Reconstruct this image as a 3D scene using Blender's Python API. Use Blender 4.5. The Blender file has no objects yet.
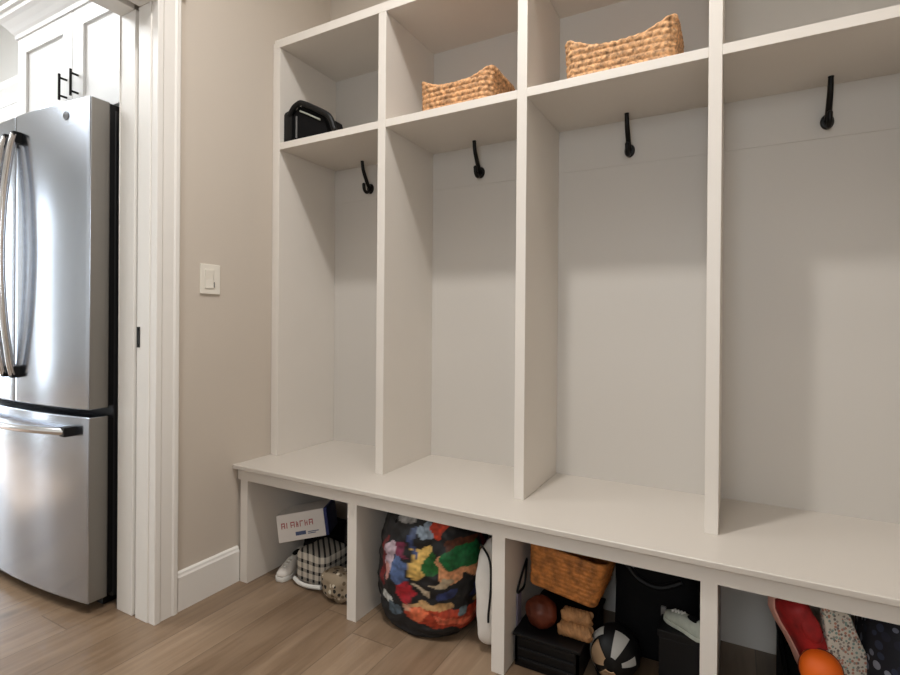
import bpy, bmesh, math, random
from mathutils import Vector, Matrix, noise
random.seed(7)
PI = math.pi
SC = bpy.context.scene
COL = SC.collection

# ------------------------------------------------------------------ materials
def lin(r, g, b):
    f = lambda c: (c/255/12.92) if c/255 <= .04045 else ((c/255+.055)/1.055)**2.4
    return (f(r), f(g), f(b), 1)

def mat(name, rgb, rough=.5, metal=0, var=0.0, scale=30, bump=0.0, bscale=200, spec=.5, stretch=None):
    m = bpy.data.materials.new(name); m.use_nodes = True
    nt = m.node_tree; b = nt.nodes['Principled BSDF']
    c = lin(*rgb)
    b.inputs['Base Color'].default_value = c
    b.inputs['Roughness'].default_value = rough
    b.inputs['Metallic'].default_value = metal
    b.inputs['Specular IOR Level'].default_value = spec
    tc = nt.nodes.new('ShaderNodeTexCoord')
    src = tc.outputs['Object']
    if stretch:
        mp = nt.nodes.new('ShaderNodeMapping'); mp.inputs['Scale'].default_value = stretch
        nt.links.new(src, mp.inputs[0]); src = mp.outputs[0]
    if var:
        n = nt.nodes.new('ShaderNodeTexNoise'); n.inputs['Scale'].default_value = scale; n.inputs['Detail'].default_value = 4
        nt.links.new(src, n.inputs['Vector'])
        r = nt.nodes.new('ShaderNodeValToRGB')
        r.color_ramp.elements[0].position = .3; r.color_ramp.elements[1].position = .7
        r.color_ramp.elements[0].color = tuple(x*(1-var) for x in c[:3])+(1,)
        r.color_ramp.elements[1].color = tuple(min(1, x*(1+var)) for x in c[:3])+(1,)
        nt.links.new(n.outputs['Fac'], r.inputs[0]); nt.links.new(r.outputs[0], b.inputs['Base Color'])
    if bump:
        n = nt.nodes.new('ShaderNodeTexNoise'); n.inputs['Scale'].default_value = bscale; n.inputs['Detail'].default_value = 3
        nt.links.new(src, n.inputs['Vector'])
        bp = nt.nodes.new('ShaderNodeBump'); bp.inputs['Strength'].default_value = bump; bp.inputs['Distance'].default_value = .004
        nt.links.new(n.outputs['Fac'], bp.inputs['Height']); nt.links.new(bp.outputs[0], b.inputs['Normal'])
    return m

def mat_attr(name, rough=.7):
    m = bpy.data.materials.new(name); m.use_nodes = True
    nt = m.node_tree; b = nt.nodes['Principled BSDF']
    a = nt.nodes.new('ShaderNodeAttribute'); a.attribute_name = 'print'
    nt.links.new(a.outputs['Color'], b.inputs['Base Color']); b.inputs['Roughness'].default_value = rough
    return m

class N:      # tiny node-graph helper
    def __init__(s, m): s.nt = m.node_tree
    def node(s, t, **k):
        n = s.nt.nodes.new(t)
        for a, v in k.items(): setattr(n, a, v)
        return n
    def math(s, op, a, b=None):
        n = s.node('ShaderNodeMath', operation=op)
        for i, v in enumerate((a, b)):
            if v is None: continue
            if isinstance(v, (int, float)): n.inputs[i].default_value = v
            else: s.nt.links.new(v, n.inputs[i])
        return n.outputs[0]
    def link(s, a, b): s.nt.links.new(a, b)

def floor_material():
    m = bpy.data.materials.new('oak_planks'); m.use_nodes = True
    g = N(m); b = m.node_tree.nodes['Principled BSDF']
    tc = g.node('ShaderNodeTexCoord'); sp = g.node('ShaderNodeSeparateXYZ'); g.link(tc.outputs['Object'], sp.inputs[0])
    W, L = .165, 1.25
    px = g.math('DIVIDE', g.math('ADD', sp.outputs[0], .062), W); row = g.math('FLOOR', px); fx = g.math('FRACT', px)
    wn = g.node('ShaderNodeTexWhiteNoise', noise_dimensions='1D'); g.link(row, wn.inputs['W'])
    py = g.math('ADD', g.math('DIVIDE', sp.outputs[1], L), g.math('MULTIPLY', wn.outputs[0], 5.0))
    cell = g.math('FLOOR', py); fy = g.math('FRACT', py)
    cv = g.node('ShaderNodeCombineXYZ'); g.link(row, cv.inputs[0]); g.link(cell, cv.inputs[1])
    w2 = g.node('ShaderNodeTexWhiteNoise', noise_dimensions='2D'); g.link(cv.outputs[0], w2.inputs['Vector'])
    # grain
    mp = g.node('ShaderNodeMapping'); mp.inputs['Scale'].default_value = (38, 3.2, 1); g.link(tc.outputs['Object'], mp.inputs[0])
    ad = g.node('ShaderNodeVectorMath', operation='ADD'); g.link(mp.outputs[0], ad.inputs[0])
    sc = g.node('ShaderNodeVectorMath', operation='SCALE'); g.link(w2.outputs['Color'], sc.inputs[0]); sc.inputs['Scale'].default_value = 40
    g.link(sc.outputs[0], ad.inputs[1])
    nz = g.node('ShaderNodeTexNoise'); nz.inputs['Scale'].default_value = 1.0; nz.inputs['Detail'].default_value = 6; nz.inputs['Distortion'].default_value = .6
    g.link(ad.outputs[0], nz.inputs['Vector'])
    mp2 = g.node('ShaderNodeMapping'); mp2.inputs['Scale'].default_value = (9, 3.0, 1); g.link(tc.outputs['Object'], mp2.inputs[0])
    nb = g.node('ShaderNodeTexNoise'); nb.inputs['Scale'].default_value = 1.0; nb.inputs['Detail'].default_value = 3
    g.link(mp2.outputs[0], nb.inputs['Vector'])
    rp = g.node('ShaderNodeValToRGB'); el = rp.color_ramp.elements
    el[0].position = 0; el[0].color = lin(76, 59, 45); el[1].position = 1; el[1].color = lin(164, 142, 119)
    e = el.new(.35); e.color = lin(110, 89, 69); e = el.new(.7); e.color = lin(138, 116, 94)
    v = g.math('ADD', g.math('MULTIPLY', w2.outputs['Value'], .30), g.math('ADD', g.math('MULTIPLY', nz.outputs['Fac'], .62), g.math('MULTIPLY', nb.outputs['Fac'], .42)))
    g.link(g.math('SUBTRACT', v, .16), rp.inputs[0])
    # knots
    mp3 = g.node('ShaderNodeMapping'); mp3.inputs['Scale'].default_value = (4.2, 2.3, 1); g.link(tc.outputs['Object'], mp3.inputs[0])
    vo = g.node('ShaderNodeTexVoronoi'); vo.inputs['Scale'].default_value = 1.0; g.link(mp3.outputs[0], vo.inputs['Vector'])
    kn = g.node('ShaderNodeMapRange'); kn.inputs[1].default_value = .02; kn.inputs[2].default_value = .12; kn.inputs[3].default_value = .55; kn.inputs[4].default_value = 1
    g.link(vo.outputs['Distance'], kn.inputs[0])
    # seams
    ex = g.math('MINIMUM', fx, g.math('SUBTRACT', 1, fx)); ey = g.math('MINIMUM', fy, g.math('SUBTRACT', 1, fy))
    sx = g.math('GREATER_THAN', ex, .010); sy = g.math('GREATER_THAN', ey, .0016)
    seam = g.math('ADD', g.math('MULTIPLY', g.math('MULTIPLY', sx, sy), .35), .65)
    mul = g.node('ShaderNodeVectorMath', operation='SCALE'); g.link(rp.outputs[0], mul.inputs[0]); g.link(g.math('MULTIPLY', seam, kn.outputs[0]), mul.inputs['Scale'])
    g.link(mul.outputs[0], b.inputs['Base Color'])
    b.inputs['Roughness'].default_value = .42
    rr = g.node('ShaderNodeMapRange'); rr.inputs[3].default_value = .24; rr.inputs[4].default_value = .42; g.link(nz.outputs['Fac'], rr.inputs[0]); g.link(rr.outputs[0], b.inputs['Roughness'])
    bp = g.node('ShaderNodeBump'); bp.inputs['Strength'].default_value = .25; bp.inputs['Distance'].default_value = .002
    g.link(g.math('ADD', nz.outputs['Fac'], g.math('MULTIPLY', g.math('MULTIPLY', sx, sy), 2)), bp.inputs['Height']); g.link(bp.outputs[0], b.inputs['Normal'])
    return m

def steel_material():
    m = mat('brushed_stainless_steel', (190, 197, 208), .24, 1.0)
    g = N(m); b = m.node_tree.nodes['Principled BSDF']
    tc = g.node('ShaderNodeTexCoord'); mp = g.node('ShaderNodeMapping'); mp.inputs['Scale'].default_value = (2, 2, 260)
    g.link(tc.outputs['Object'], mp.inputs[0]); n = g.node('ShaderNodeTexNoise'); n.inputs['Scale'].default_value = 2; g.link(mp.outputs[0], n.inputs['Vector'])
    r = g.node('ShaderNodeMapRange'); r.inputs[3].default_value = .16; r.inputs[4].default_value = .24; g.link(n.outputs['Fac'], r.inputs[0]); g.link(r.outputs[0], b.inputs['Roughness'])
    b.inputs['Anisotropic'].default_value = .75; b.inputs['Anisotropic Rotation'].default_value = .25; tg = g.node('ShaderNodeTangent', direction_type='RADIAL', axis='Z'); g.link(tg.outputs[0], b.inputs['Tangent'])
    return m

def gingham_material():
    m = bpy.data.materials.new('black_white_check_cloth'); m.use_nodes = True
    g = N(m); b = m.node_tree.nodes['Principled BSDF']; b.inputs['Roughness'].default_value = .85
    tc = g.node('ShaderNodeTexCoord'); sp = g.node('ShaderNodeSeparateXYZ'); g.link(tc.outputs['Object'], sp.inputs[0])
    u = g.math('ADD', sp.outputs[0], g.math('MULTIPLY', sp.outputs[1], 1.0))
    a = g.math('GREATER_THAN', g.math('FRACT', g.math('MULTIPLY', u, 34)), .62)
    c = g.math('GREATER_THAN', g.math('FRACT', g.math('MULTIPLY', sp.outputs[2], 30)), .62)
    s = g.math('MULTIPLY', g.math('ADD', a, c), .5)
    r = g.node('ShaderNodeValToRGB'); r.color_ramp.elements[0].color = lin(206, 198, 184); r.color_ramp.elements[1].color = lin(24, 24, 28)
    g.link(s, r.inputs[0]); g.link(r.outputs[0], b.inputs['Base Color'])
    return m

def speckle_material(name, base, spots, scale, thr=.33):
    m = bpy.data.materials.new(name); m.use_nodes = True
    g = N(m); b = m.node_tree.nodes['Principled BSDF']; b.inputs['Roughness'].default_value = .8
    tc = g.node('ShaderNodeTexCoord'); vo = g.node('ShaderNodeTexVoronoi'); vo.inputs['Scale'].default_value = scale
    g.link(tc.outputs['Object'], vo.inputs['Vector'])
    hue = g.node('ShaderNodeSeparateColor'); g.link(vo.outputs['Color'], hue.inputs[0])
    r = g.node('ShaderNodeValToRGB'); r.color_ramp.interpolation = 'CONSTANT'
    while len(r.color_ramp.elements) < len(spots): r.color_ramp.elements.new(.5)
    for i, c in enumerate(spots):
        r.color_ramp.elements[i].position = i/len(spots); r.color_ramp.elements[i].color = lin(*c)
    g.link(hue.outputs[0], r.inputs[0])
    mx = g.node('ShaderNodeMix', data_type='RGBA'); g.link(g.math('LESS_THAN', vo.outputs['Distance'], thr), mx.inputs[0])
    mx.inputs[6].default_value = lin(*base); g.link(r.outputs[0], mx.inputs[7]); g.link(mx.outputs[2], b.inputs['Base Color'])
    return m

M = dict(
    wall=mat('greige_wall_paint', (198, 187, 174), .85, bump=.05, bscale=350),
    kwall=mat('kitchen_wall_paint', (226, 226, 224), .85),
    ceil=mat('ceiling_paint', (235, 232, 226), .9),
    trim=mat('white_trim_paint', (230, 226, 220), .42, bump=.03, bscale=120),
    unit=mat('white_locker_paint', (219, 212, 203), .45, var=.012, scale=6, bump=.03, bscale=90),
    seat=mat('bench_seat_dimmed_white', (196, 188, 178), .42, bump=.03, bscale=90),  # frame white greyed down, offsetting the strong light from above
    back=mat('locker_back_dimmed_white', (200, 194, 186), .5, bump=.03, bscale=90),  # frame white greyed down; its contrast with the frames is painted shading
    kcab=mat('white_cabinet_paint', (236, 236, 236), .38),
    black=mat('matte_black_metal', (16, 14, 13), .42, .6),
    bplastic=mat('black_plastic', (9, 9, 10), .5, spec=.3),
    bcloth=mat('black_nylon_cloth', (8, 8, 9), .85, var=.35, scale=14, bump=.4, bscale=60, spec=.25),
    case=mat('dark_fridge_case', (26, 26, 27), .55),
    dside=mat('grey_door_edge', (128, 124, 118), .4, .5),
    steel=steel_material(),
    polished=mat('polished_steel', (214, 214, 216), .14, 1.0),
    badge=mat('grey_badge', (120, 124, 130), .35, .7),
    badge_line=mat('badge_silver', (205, 208, 212), .3, .8),
    plate=mat('switch_plastic', (228, 222, 210), .35),
    hyac=mat('woven_hyacinth', (190, 142, 98), .75, var=.62, scale=80, bump=.4, bscale=300),
    hyac2=mat('woven_hyacinth_pale', (194, 148, 104), .75, var=.62, scale=90, bump=.4, bscale=300),
    wick=mat('golden_wicker', (178, 112, 52), .6, var=.5, scale=40, bump=.4, bscale=260),
    floor=floor_material(),
    white=mat('white_cotton', (214, 208, 200), .85, var=.05, scale=20, bump=.3, bscale=50),
    grey=mat('grey_fleece', (120, 118, 116), .9, var=.15, scale=30, bump=.3, bscale=80),
    navy=mat('navy_print', (22, 34, 92), .6),
    card=mat('white_carton', (224, 218, 212), .55),
    red=mat('red_ink', (176, 84, 84), .6),
    bluei=mat('blue_ink', (70, 84, 120), .6),
    gingham=gingham_material(),
    tanprint=speckle_material('tan_speckled_cloth', (142, 126, 104), [(30, 26, 24), (92, 76, 56), (200, 190, 170)], 55, .4),
    rubber=mat('white_rubber', (214, 212, 206), .55),
    greys=mat('pale_grey_mesh', (168, 172, 160), .75, var=.08, scale=60),
    leather=mat('red_brown_leather', (98, 42, 22), .5, var=.35, scale=18),
    bundle=mat('tan_plait', (160, 116, 74), .75, var=.3, scale=50),
    lav=mat('grey_lavender_webbing', (120, 112, 128), .85),
    tan=mat('tan_shell_panel', (196, 164, 128), .45),
    shoe_red=mat('red_canvas', (158, 28, 30), .6, var=.4, scale=35),
    pink=mat('pale_pink_rubber', (222, 168, 152), .6),
    orange=mat('orange_fabric', (244, 106, 14), .55),
    knit=speckle_material('white_speckled_knit', (216, 208, 194), [(126, 118, 110), (190, 136, 116), (138, 160, 150), (160, 150, 140)], 150, .46),
    navyf=speckle_material('navy_flower_cloth', (15, 18, 28), [(40, 46, 66), (104, 108, 122), (24, 28, 44), (130, 132, 142)], 42, .42),
    tote=mat_attr('printed_tote_cloth', .6),
    felt=mat('black_felt', (9, 8, 9), .9, spec=.2),
    pglass=mat('window_frame_white', (240, 240, 240), .4),
)
def glass_mat():
    m = bpy.data.materials.new('window_glass'); m.use_nodes = True
    nt = m.node_tree; nt.nodes.clear(); o = nt.nodes.new('ShaderNodeOutputMaterial')
    t = nt.nodes.new('ShaderNodeBsdfTransparent'); gl = nt.nodes.new('ShaderNodeBsdfGlossy'); gl.inputs['Roughness'].default_value = .02
    mx = nt.nodes.new('ShaderNodeMixShader'); mx.inputs[0].default_value = .06
    nt.links.new(t.outputs[0], mx.inputs[1]); nt.links.new(gl.outputs[0], mx.inputs[2]); nt.links.new(mx.outputs[0], o.inputs[0])
    return m
M['glass'] = glass_mat()

# ------------------------------------------------------------------ mesh helpers
def nb(): return bmesh.new()
def box(bm, x0, x1, y0, y1, z0, z1):
    g = bmesh.ops.create_cube(bm, size=1)['verts']
    for v in g: v.co = ((x0+x1)/2+v.co.x*(x1-x0), (y0+y1)/2+v.co.y*(y1-y0), (z0+z1)/2+v.co.z*(z1-z0))
    return g
def prism(bm, poly, axis, a0, a1):
    """extrude a 2-D polygon along an axis (0,1,2); poly holds the two other coordinates in order"""
    def P(p, a): q = list(p); q.insert(axis, a); return q
    v0 = [bm.verts.new(P(p, a0)) for p in poly]; v1 = [bm.verts.new(P(p, a1)) for p in poly]
    n = len(poly)
    bm.faces.new(v0); bm.faces.new(list(reversed(v1)))
    for i in range(n): bm.faces.new((v0[i], v1[i], v1[(i+1) % n], v0[(i+1) % n]))
    return v0+v1
def tube(bm, pts, r, n=10, closed=False):
    pts = [Vector(p) for p in pts]; rs = r if isinstance(r, (list, tuple)) else [r]*len(pts)
    rings = []; up = None; m = len(pts)
    for i, p in enumerate(pts):
        a = pts[(i-1) % m] if (i or closed) else p; c = pts[(i+1) % m] if (i < m-1 or closed) else p
        t = (c-a).normalized()
        if up is None:
            up = t.cross(Vector((0, 0, 1)));  up = up if up.length > .05 else t.cross(Vector((1, 0, 0)))
            up.normalize()
        up = (up - t*up.dot(t)).normalized(); w = t.cross(up)
        rings.append([bm.verts.new(p+(up*math.cos(2*PI*k/n)+w*math.sin(2*PI*k/n))*rs[i]) for k in range(n)])
    for i in range(m if closed else m-1):
        A, B = rings[i], rings[(i+1) % m]
        for k in range(n): bm.faces.new((A[k], A[(k+1) % n], B[(k+1) % n], B[k]))
    if not closed: bm.faces.new(list(reversed(rings[0]))); bm.faces.new(rings[-1])
def loft(bm, rings, cap=True):
    V = [[bm.verts.new(p) for p in r] for r in rings]; n = len(V[0])
    for A, B in zip(V, V[1:]):
        for k in range(n): bm.faces.new((A[k], A[(k+1) % n], B[(k+1) % n], B[k]))
    if cap: bm.faces.new(list(reversed(V[0]))); bm.faces.new(V[-1])
    return V
def smooth_path(pts, k=6):
    P = [Vector(p) for p in pts]; out = []
    for i in range(len(P)-1):
        a, b, c, d = P[max(i-1, 0)], P[i], P[i+1], P[min(i+2, len(P)-1)]
        for j in range(k):
            t = j/k
            out.append(.5*((2*b)+(c-a)*t+(2*a-5*b+4*c-d)*t*t+(3*b-a-3*c+d)*t**3))
    out.append(P[-1]); return out
def origin(o):
    v = Vector((0, 0, 0))
    while o is not None: v = v+o.location; o = o.parent
    return v
def obj(name, bm, m, parent=None, bevel=0, smooth=False, seg=2):
    if bevel:
        bmesh.ops.remove_doubles(bm, verts=bm.verts, dist=1e-6)
        e = [x for x in bm.edges if len(x.link_faces) == 2 and x.calc_face_angle(0) > .6]
        bmesh.ops.bevel(bm, geom=e, offset=bevel, segments=seg, affect='EDGES', profile=.6, clamp_overlap=True)
    bmesh.ops.recalc_face_normals(bm, faces=bm.faces)
    if parent is not None: bmesh.ops.translate(bm, verts=bm.verts, vec=-origin(parent))
    me = bpy.data.meshes.new(name); bm.to_mesh(me); bm.free()
    me.materials.append(M[m] if isinstance(m, str) else m)
    if smooth:
        for p in me.polygons: p.use_smooth = True
        if smooth != 'all':
            me.set_sharp_from_angle(angle=math.radians(42))
    o = bpy.data.objects.new(name, me); COL.objects.link(o)
    if parent is not None: o.parent = parent
    return o
def tag(o, label, cat, group=None):
    o['label'] = label; o['category'] = cat
    if group: o['group'] = group
    return o
def thing(name, label, cat, loc, group=None):
    o = bpy.data.objects.new(name, None); COL.objects.link(o); o.location = loc; o.empty_display_size = .05
    return tag(o, label, cat, group)
def single(name, bm, m, label, cat, group=None, **k):      # a thing that is one mesh, its origin at its base centre
    xs = [v.co for v in bm.verts]
    c = Vector(((min(v.x for v in xs)+max(v.x for v in xs))/2, (min(v.y for v in xs)+max(v.y for v in xs))/2, min(v.z for v in xs)))
    bmesh.ops.translate(bm, verts=bm.verts, vec=-c)
    o = obj(name, bm, m, None, **k); o.location = c
    return tag(o, label, cat, group)
def struct(name, bm, m, parent=None, **k):
    o = obj(name, bm, m, parent, **k)
    if parent is None: o['kind'] = 'structure'
    return o
def xf(bm, Mx, verts=None): bmesh.ops.transform(bm, matrix=Mx, verts=verts or bm.verts)
def sgnpow(v, e): return math.copysign(abs(v)**e, v)
def blob(bm, c, r, e1=.6, e2=.6, nu=40, nv=24, amp=.0, fr=12, seed=0, zmin=None):
    """a soft cloth lump: rounded-box shape with wrinkles; zmin flattens the underside"""
    rings = []
    for j in range(1, nv):
        a = -PI/2+PI*j/nv; ring = []
        for i in range(nu):
            t = 2*PI*i/nu
            d = Vector((sgnpow(math.cos(a), e1)*sgnpow(math.cos(t), e2), sgnpow(math.cos(a), e1)*sgnpow(math.sin(t), e2), sgnpow(math.sin(a), e1)))
            p = Vector((c[0]+d.x*r[0], c[1]+d.y*r[1], c[2]+d.z*r[2]))
            if amp:
                q = Vector((p.x*fr+seed*7.3, p.y*fr, p.z*fr))
                p += d.normalized()*amp*(noise.noise(q)+.5*noise.noise(q*2.3))
            if zmin is not None and p.z < zmin: p.z = zmin
            ring.append(p)
        rings.append(ring)
    return loft(bm, rings)

# ------------------------------------------------------------------ measured layout (metres)
A_, B_, H_ = .179, .524, .46           # cubby fronts, back face, bench height
ZS, TS, ZT = 1.758, .028, 2.187        # shelf top, shelf thickness, unit top
DIV = [(.532, .566), (1.077, 1.110), (1.621, 1.654), (2.165, 2.200)]
WX = -.022                             # mudroom face of the left wall
KX = -.200                             # kitchen face of the left wall
DY0, DY1, DZ = -.324, -1.16, 2.085      # doorway
CZ = 3.20

# ------------------------------------------------------------------ the room
bm = nb(); box(bm, -4.7, 2.6, -4.2, .60, -.08, 0); struct('floor', bm, 'floor')
bm = nb(); box(bm, -4.7, 2.6, -4.2, .60, CZ, CZ+.08); struct('ceiling', bm, 'ceil')
# left wall between mudroom and kitchen, with the pocket-door opening
bm = nb()
box(bm, KX, WX, DY0-.0+.02, .60, 0, CZ)
box(bm, KX, WX, -4.2, DY1-.02, 0, CZ)
box(bm, KX, WX, DY1-.02, DY0+.02, DZ+.02, CZ)
struct('wall_left', bm, 'wall')
bm = nb(); box(bm, WX, 2.26, .538, .60, 0, CZ); struct('wall_back', bm, 'wall')
bm = nb(); box(bm, 2.202, 2.30, -2.58, .538, 0, CZ); struct('wall_right', bm, 'wall')
FW = (1.15, 1.95, 1.05, 2.15)      # unseen window added behind the camera as front fill: x0, x1, z0, z1
bm = nb(); box(bm, KX, FW[0], -2.70, -2.58, 0, CZ); box(bm, FW[1], 2.30, -2.70, -2.58, 0, CZ)
box(bm, FW[0], FW[1], -2.70, -2.58, 0, FW[2]); box(bm, FW[0], FW[1], -2.70, -2.58, FW[3], CZ); struct('wall_front', bm, 'wall')
bm = nb()
for a, b, c, d in ((FW[0]-.07, FW[0], FW[2]-.07, FW[3]+.07), (FW[1], FW[1]+.07, FW[2]-.07, FW[3]+.07), (FW[0], FW[1], FW[2]-.07, FW[2]), (FW[0], FW[1], FW[3], FW[3]+.07), (FW[0], FW[1], 1.585, 1.615)): box(bm, a, b, -2.60, -2.56, c, d)
w = struct('window_3', bm, 'pglass')
bm = nb(); box(bm, FW[0], FW[1], -2.655, -2.649, FW[2], FW[3]); struct('window_pane', bm, 'glass', w)
bm = nb(); box(bm, -4.7, KX, -4.2, -4.08, 0, CZ); struct('wall_near', bm, 'kwall')
bm = nb(); box(bm, -4.7, KX, .36, .60, 0, CZ); struct('wall_kitchen', bm, 'kwall')
# far kitchen wall with two tall windows (their light is what the fridge mirrors)
WIN = [(-3.05, -2.70), (-1.75, -1.05)]
bm = nb()
ys = [-4.2]+[v for w in WIN for v in w]+[.36]
for i in range(0, len(ys), 2): box(bm, -4.70, -4.58, ys[i], ys[i+1], 0, CZ)
for a, b in WIN: box(bm, -4.70, -4.58, a, b, 0, .12); box(bm, -4.70, -4.58, a, b, 2.45, CZ)
struct('wall_far', bm, 'kwall')
for i, (a, b) in enumerate(WIN):
    bm = nb()
    for y0, y1, z0, z1 in ((a-.07, a, .05, 2.52), (b, b+.07, .05, 2.52), (a, b, 2.45, 2.52), (a, b, .05, .12), ((a+b)/2-.02, (a+b)/2+.02, .12, 2.45)):
        box(bm, -4.60, -4.56, y0, y1, z0, z1)
    w = struct('window_%d' % (i+1), bm, 'pglass')
    bm = nb(); box(bm, -4.655, -4.649, a, b, .12, 2.45); struct('window_pane', bm, 'glass', w)
# door lining: two jamb boards with the pocket slot between, head in two boards, all white
bm = nb()
box(bm, -.213, -.123, DY0, DY0+.02, 0, DZ); box(bm, -.103, -.034, DY0, DY0+.02, 0, DZ)
box(bm, -.213, -.034, DY1-.02, DY1, 0, DZ)
box(bm, -.213, -.128, DY1, DY0, DZ, DZ+.02); box(bm, -.098, -.034, DY1, DY0, DZ, DZ+.02)
struct('trim_1', bm, 'trim', bevel=.002)
# pocket door itself, slid into the wall: only its edge shows in the slot
bm = nb(); box(bm, -.120, -.106, DY0+.012, DY0+.02, .01, DZ-.005); struct('door_1', bm, 'trim')
# casing on the mudroom side
prof = [(-.034, 0), (-.002, 0), (0, .002), (0, .018), (-.004, .024), (-.004, .062), (0, .068), (0, .080), (-.003, .084), (WX, .084), (WX, .012), (-.034, .006)]
bm = nb()
prism(bm, [(x, DY0+.004+y) for x, y in prof], 2, 0, DZ+.08)
prism(bm, [(x, DY1-.004-y) for x, y in prof], 2, 0, DZ+.08)
struct('trim_2', bm, 'trim')
bm = nb(); box(bm, -.022, -.001, DY1-.004, DY0+.004, DZ-.006, DZ+.08); box(bm, -.022, .010, DY1-.10, DY0+.10, DZ+.08, DZ+.105)
struct('trim_3', bm, 'trim', bevel=.003)
# baseboard on the left wall
bp = [(WX, 0), (-.006, 0), (-.006, .118), (-.010, .124), (-.012, .132), (-.018, .136), (WX, .136)]
bm = nb(); v = prism(bm, bp, 1, DY0+.092, .024)
for q in bm.verts: pass
struct('baseboard_left', bm, 'trim')

# light switch
t = thing('light_switch', 'cream light switch plate on the beige wall beside the doorway', 'light switch', (WX, -.105, 1.172))
bm = nb(); box(bm, WX, WX+.006, -.146, -.064, 1.117, 1.227); obj('cover_plate', bm, 'plate', t, bevel=.002)
bm = nb(); prism(bm, [(WX+.006, 1.138), (WX+.009, 1.138), (WX+.0075, 1.172), (WX+.010, 1.206), (WX+.006, 1.206)], 1, -.129, -.094); obj('rocker', bm, 'plate', t, bevel=.0008)
bm = nb(); box(bm, WX+.006, WX+.0085, -.0915, -.0885, 1.142, 1.162); obj('dimmer_slide', bm, 'grey', t)['label'] = 'small grey slide'
# strike plate of the pocket door
bm = nb(); box(bm, -.099, -.084, DY0-.003, DY0, .925, .995)
for z in (.934, .986): box(bm, -.095, -.088, DY0-.0045, DY0-.003, z-.004, z+.004)
single('strike_plate', bm, 'black', 'small black strike plate on the white door jamb', 'strike plate', bevel=.0008)

# ------------------------------------------------------------------ upper cubbies
t = thing('locker_cubbies', 'tall white open locker unit with cubbies standing on the bench', 'lockers', (1.1, A_, H_))
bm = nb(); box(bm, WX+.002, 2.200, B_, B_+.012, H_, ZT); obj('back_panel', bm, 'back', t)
bm = nb(); box(bm, 0, .029, A_, B_, H_, ZT-.034); box(bm, WX+.001, 0, A_+.010, A_+.03, H_, ZT-.004); obj('side_panel', bm, 'unit', t, bevel=.0015)
for i, (x0, x1) in enumerate(DIV):
    bm = nb(); box(bm, x0, x1, A_, B_, H_, ZT-.034); obj('side_panel' if i == 3 else 'divider', bm, 'unit', t, bevel=.0015)
ed = [.029]+[v for d in DIV for v in d]
for i in range(4):
    x0, x1 = ed[2*i], ed[2*i+1]
    bm = nb(); box(bm, x0, x1, A_+.0005, B_, ZS-TS, ZS); obj('shelf', bm, 'unit', t, bevel=.0012)
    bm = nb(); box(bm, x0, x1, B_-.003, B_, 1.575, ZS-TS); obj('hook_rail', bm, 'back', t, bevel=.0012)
bm = nb(); box(bm, 0, 2.2, A_-.0005, B_+.010, ZT-.034, ZT); obj('top_panel', bm, 'unit', t, bevel=.0015)

# ------------------------------------------------------------------ bench
t = thing('storage_bench', 'long white bench with open shoe compartments under the lockers', 'bench', (1.1, .27, 0))
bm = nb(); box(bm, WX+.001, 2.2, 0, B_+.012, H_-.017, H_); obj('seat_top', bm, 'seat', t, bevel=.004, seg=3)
bm = nb(); box(bm, WX+.004, 2.2, .024, .044, .398, H_-.017); obj('face_rail', bm, 'unit', t)
LD = [(-.003, .036), (.532, .571), (1.072, 1.112), (1.620, 1.657), (2.162, 2.200)]
for i, (x0, x1) in enumerate(LD):
    bm = nb(); box(bm, x0, x1, .0245, B_, 0, .398); box(bm, x0, x1, .044, B_, .398, H_-.017)
    bmesh.ops.remove_doubles(bm, verts=bm.verts, dist=1e-5)
    obj('end_panel' if i in (0, 4) else 'upright', bm, 'unit', t)
bm = nb(); box(bm, WX+.001, 2.2, B_, B_+.012, 0, H_-.017); obj('back_panel', bm, 'unit', t)

# ------------------------------------------------------------------ coat hooks
def make_hook():
    r = bpy.data.objects.new('coat_hook', None); COL.objects.link(r); r.empty_display_size = .03
    bm = nb()
    g = bmesh.ops.create_cone(bm, cap_ends=True, segments=24, radius1=.018, radius2=.0155, depth=.008)['verts']
    for v in g: v.co = Vector((v.co.x, v.co.z*-1-.004, v.co.y*1.3))
    o = obj('mounting_plate', bm, 'black', r, bevel=.001, smooth=True)
    bm = nb(); p = smooth_path([(0, -.006, .004), (0, -.020, .012), (0, -.040, .042), (0, -.056, .072), (0, -.061, .096), (0, -.063, .108)], 5)
    tube(bm, p, [.0092-.0024*i/(len(p)-1) for i in range(len(p))], 12)
    g = bmesh.ops.create_uvsphere(bm, u_segments=12, v_segments=8, radius=.0078)['verts']
    for v in g: v.co += Vector((0, -.063, .108))
    obj('upper_arm', bm, 'black', r, smooth=True)
    bm = nb(); p = smooth_path([(0, -.006, -.004), (0, -.018, -.017), (0, -.034, -.022), (0, -.047, -.012), (0, -.051, .008)], 5)
    tube(bm, p, .0074, 12)
    g = bmesh.ops.create_uvsphere(bm, u_segments=12, v_segments=8, radius=.0078)['verts']
    for v in g: v.co += Vector((0, -.051, .008))
    obj('lower_arm', bm, 'black', r, smooth=True)
    return r
hook = make_hook()
hl = ['black double coat hook in the leftmost locker, above the cubby bench', 'black double coat hook under the shelf with the left woven basket',
      'black double coat hook under the shelf with the right woven basket', 'black double coat hook in the rightmost locker, under the empty shelf']
for i, x in enumerate((.240, .790, 1.363, 1.924)):
    if i == 0: r = hook
    else:
        r = hook.copy(); COL.objects.link(r)
        for ch in list(hook.children):
            c = ch.copy(); COL.objects.link(c); c.parent = r
    r.location = (x, B_-.003, 1.622)
    tag(r, hl[i], 'coat hook', 'coat hooks in the lockers')

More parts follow.
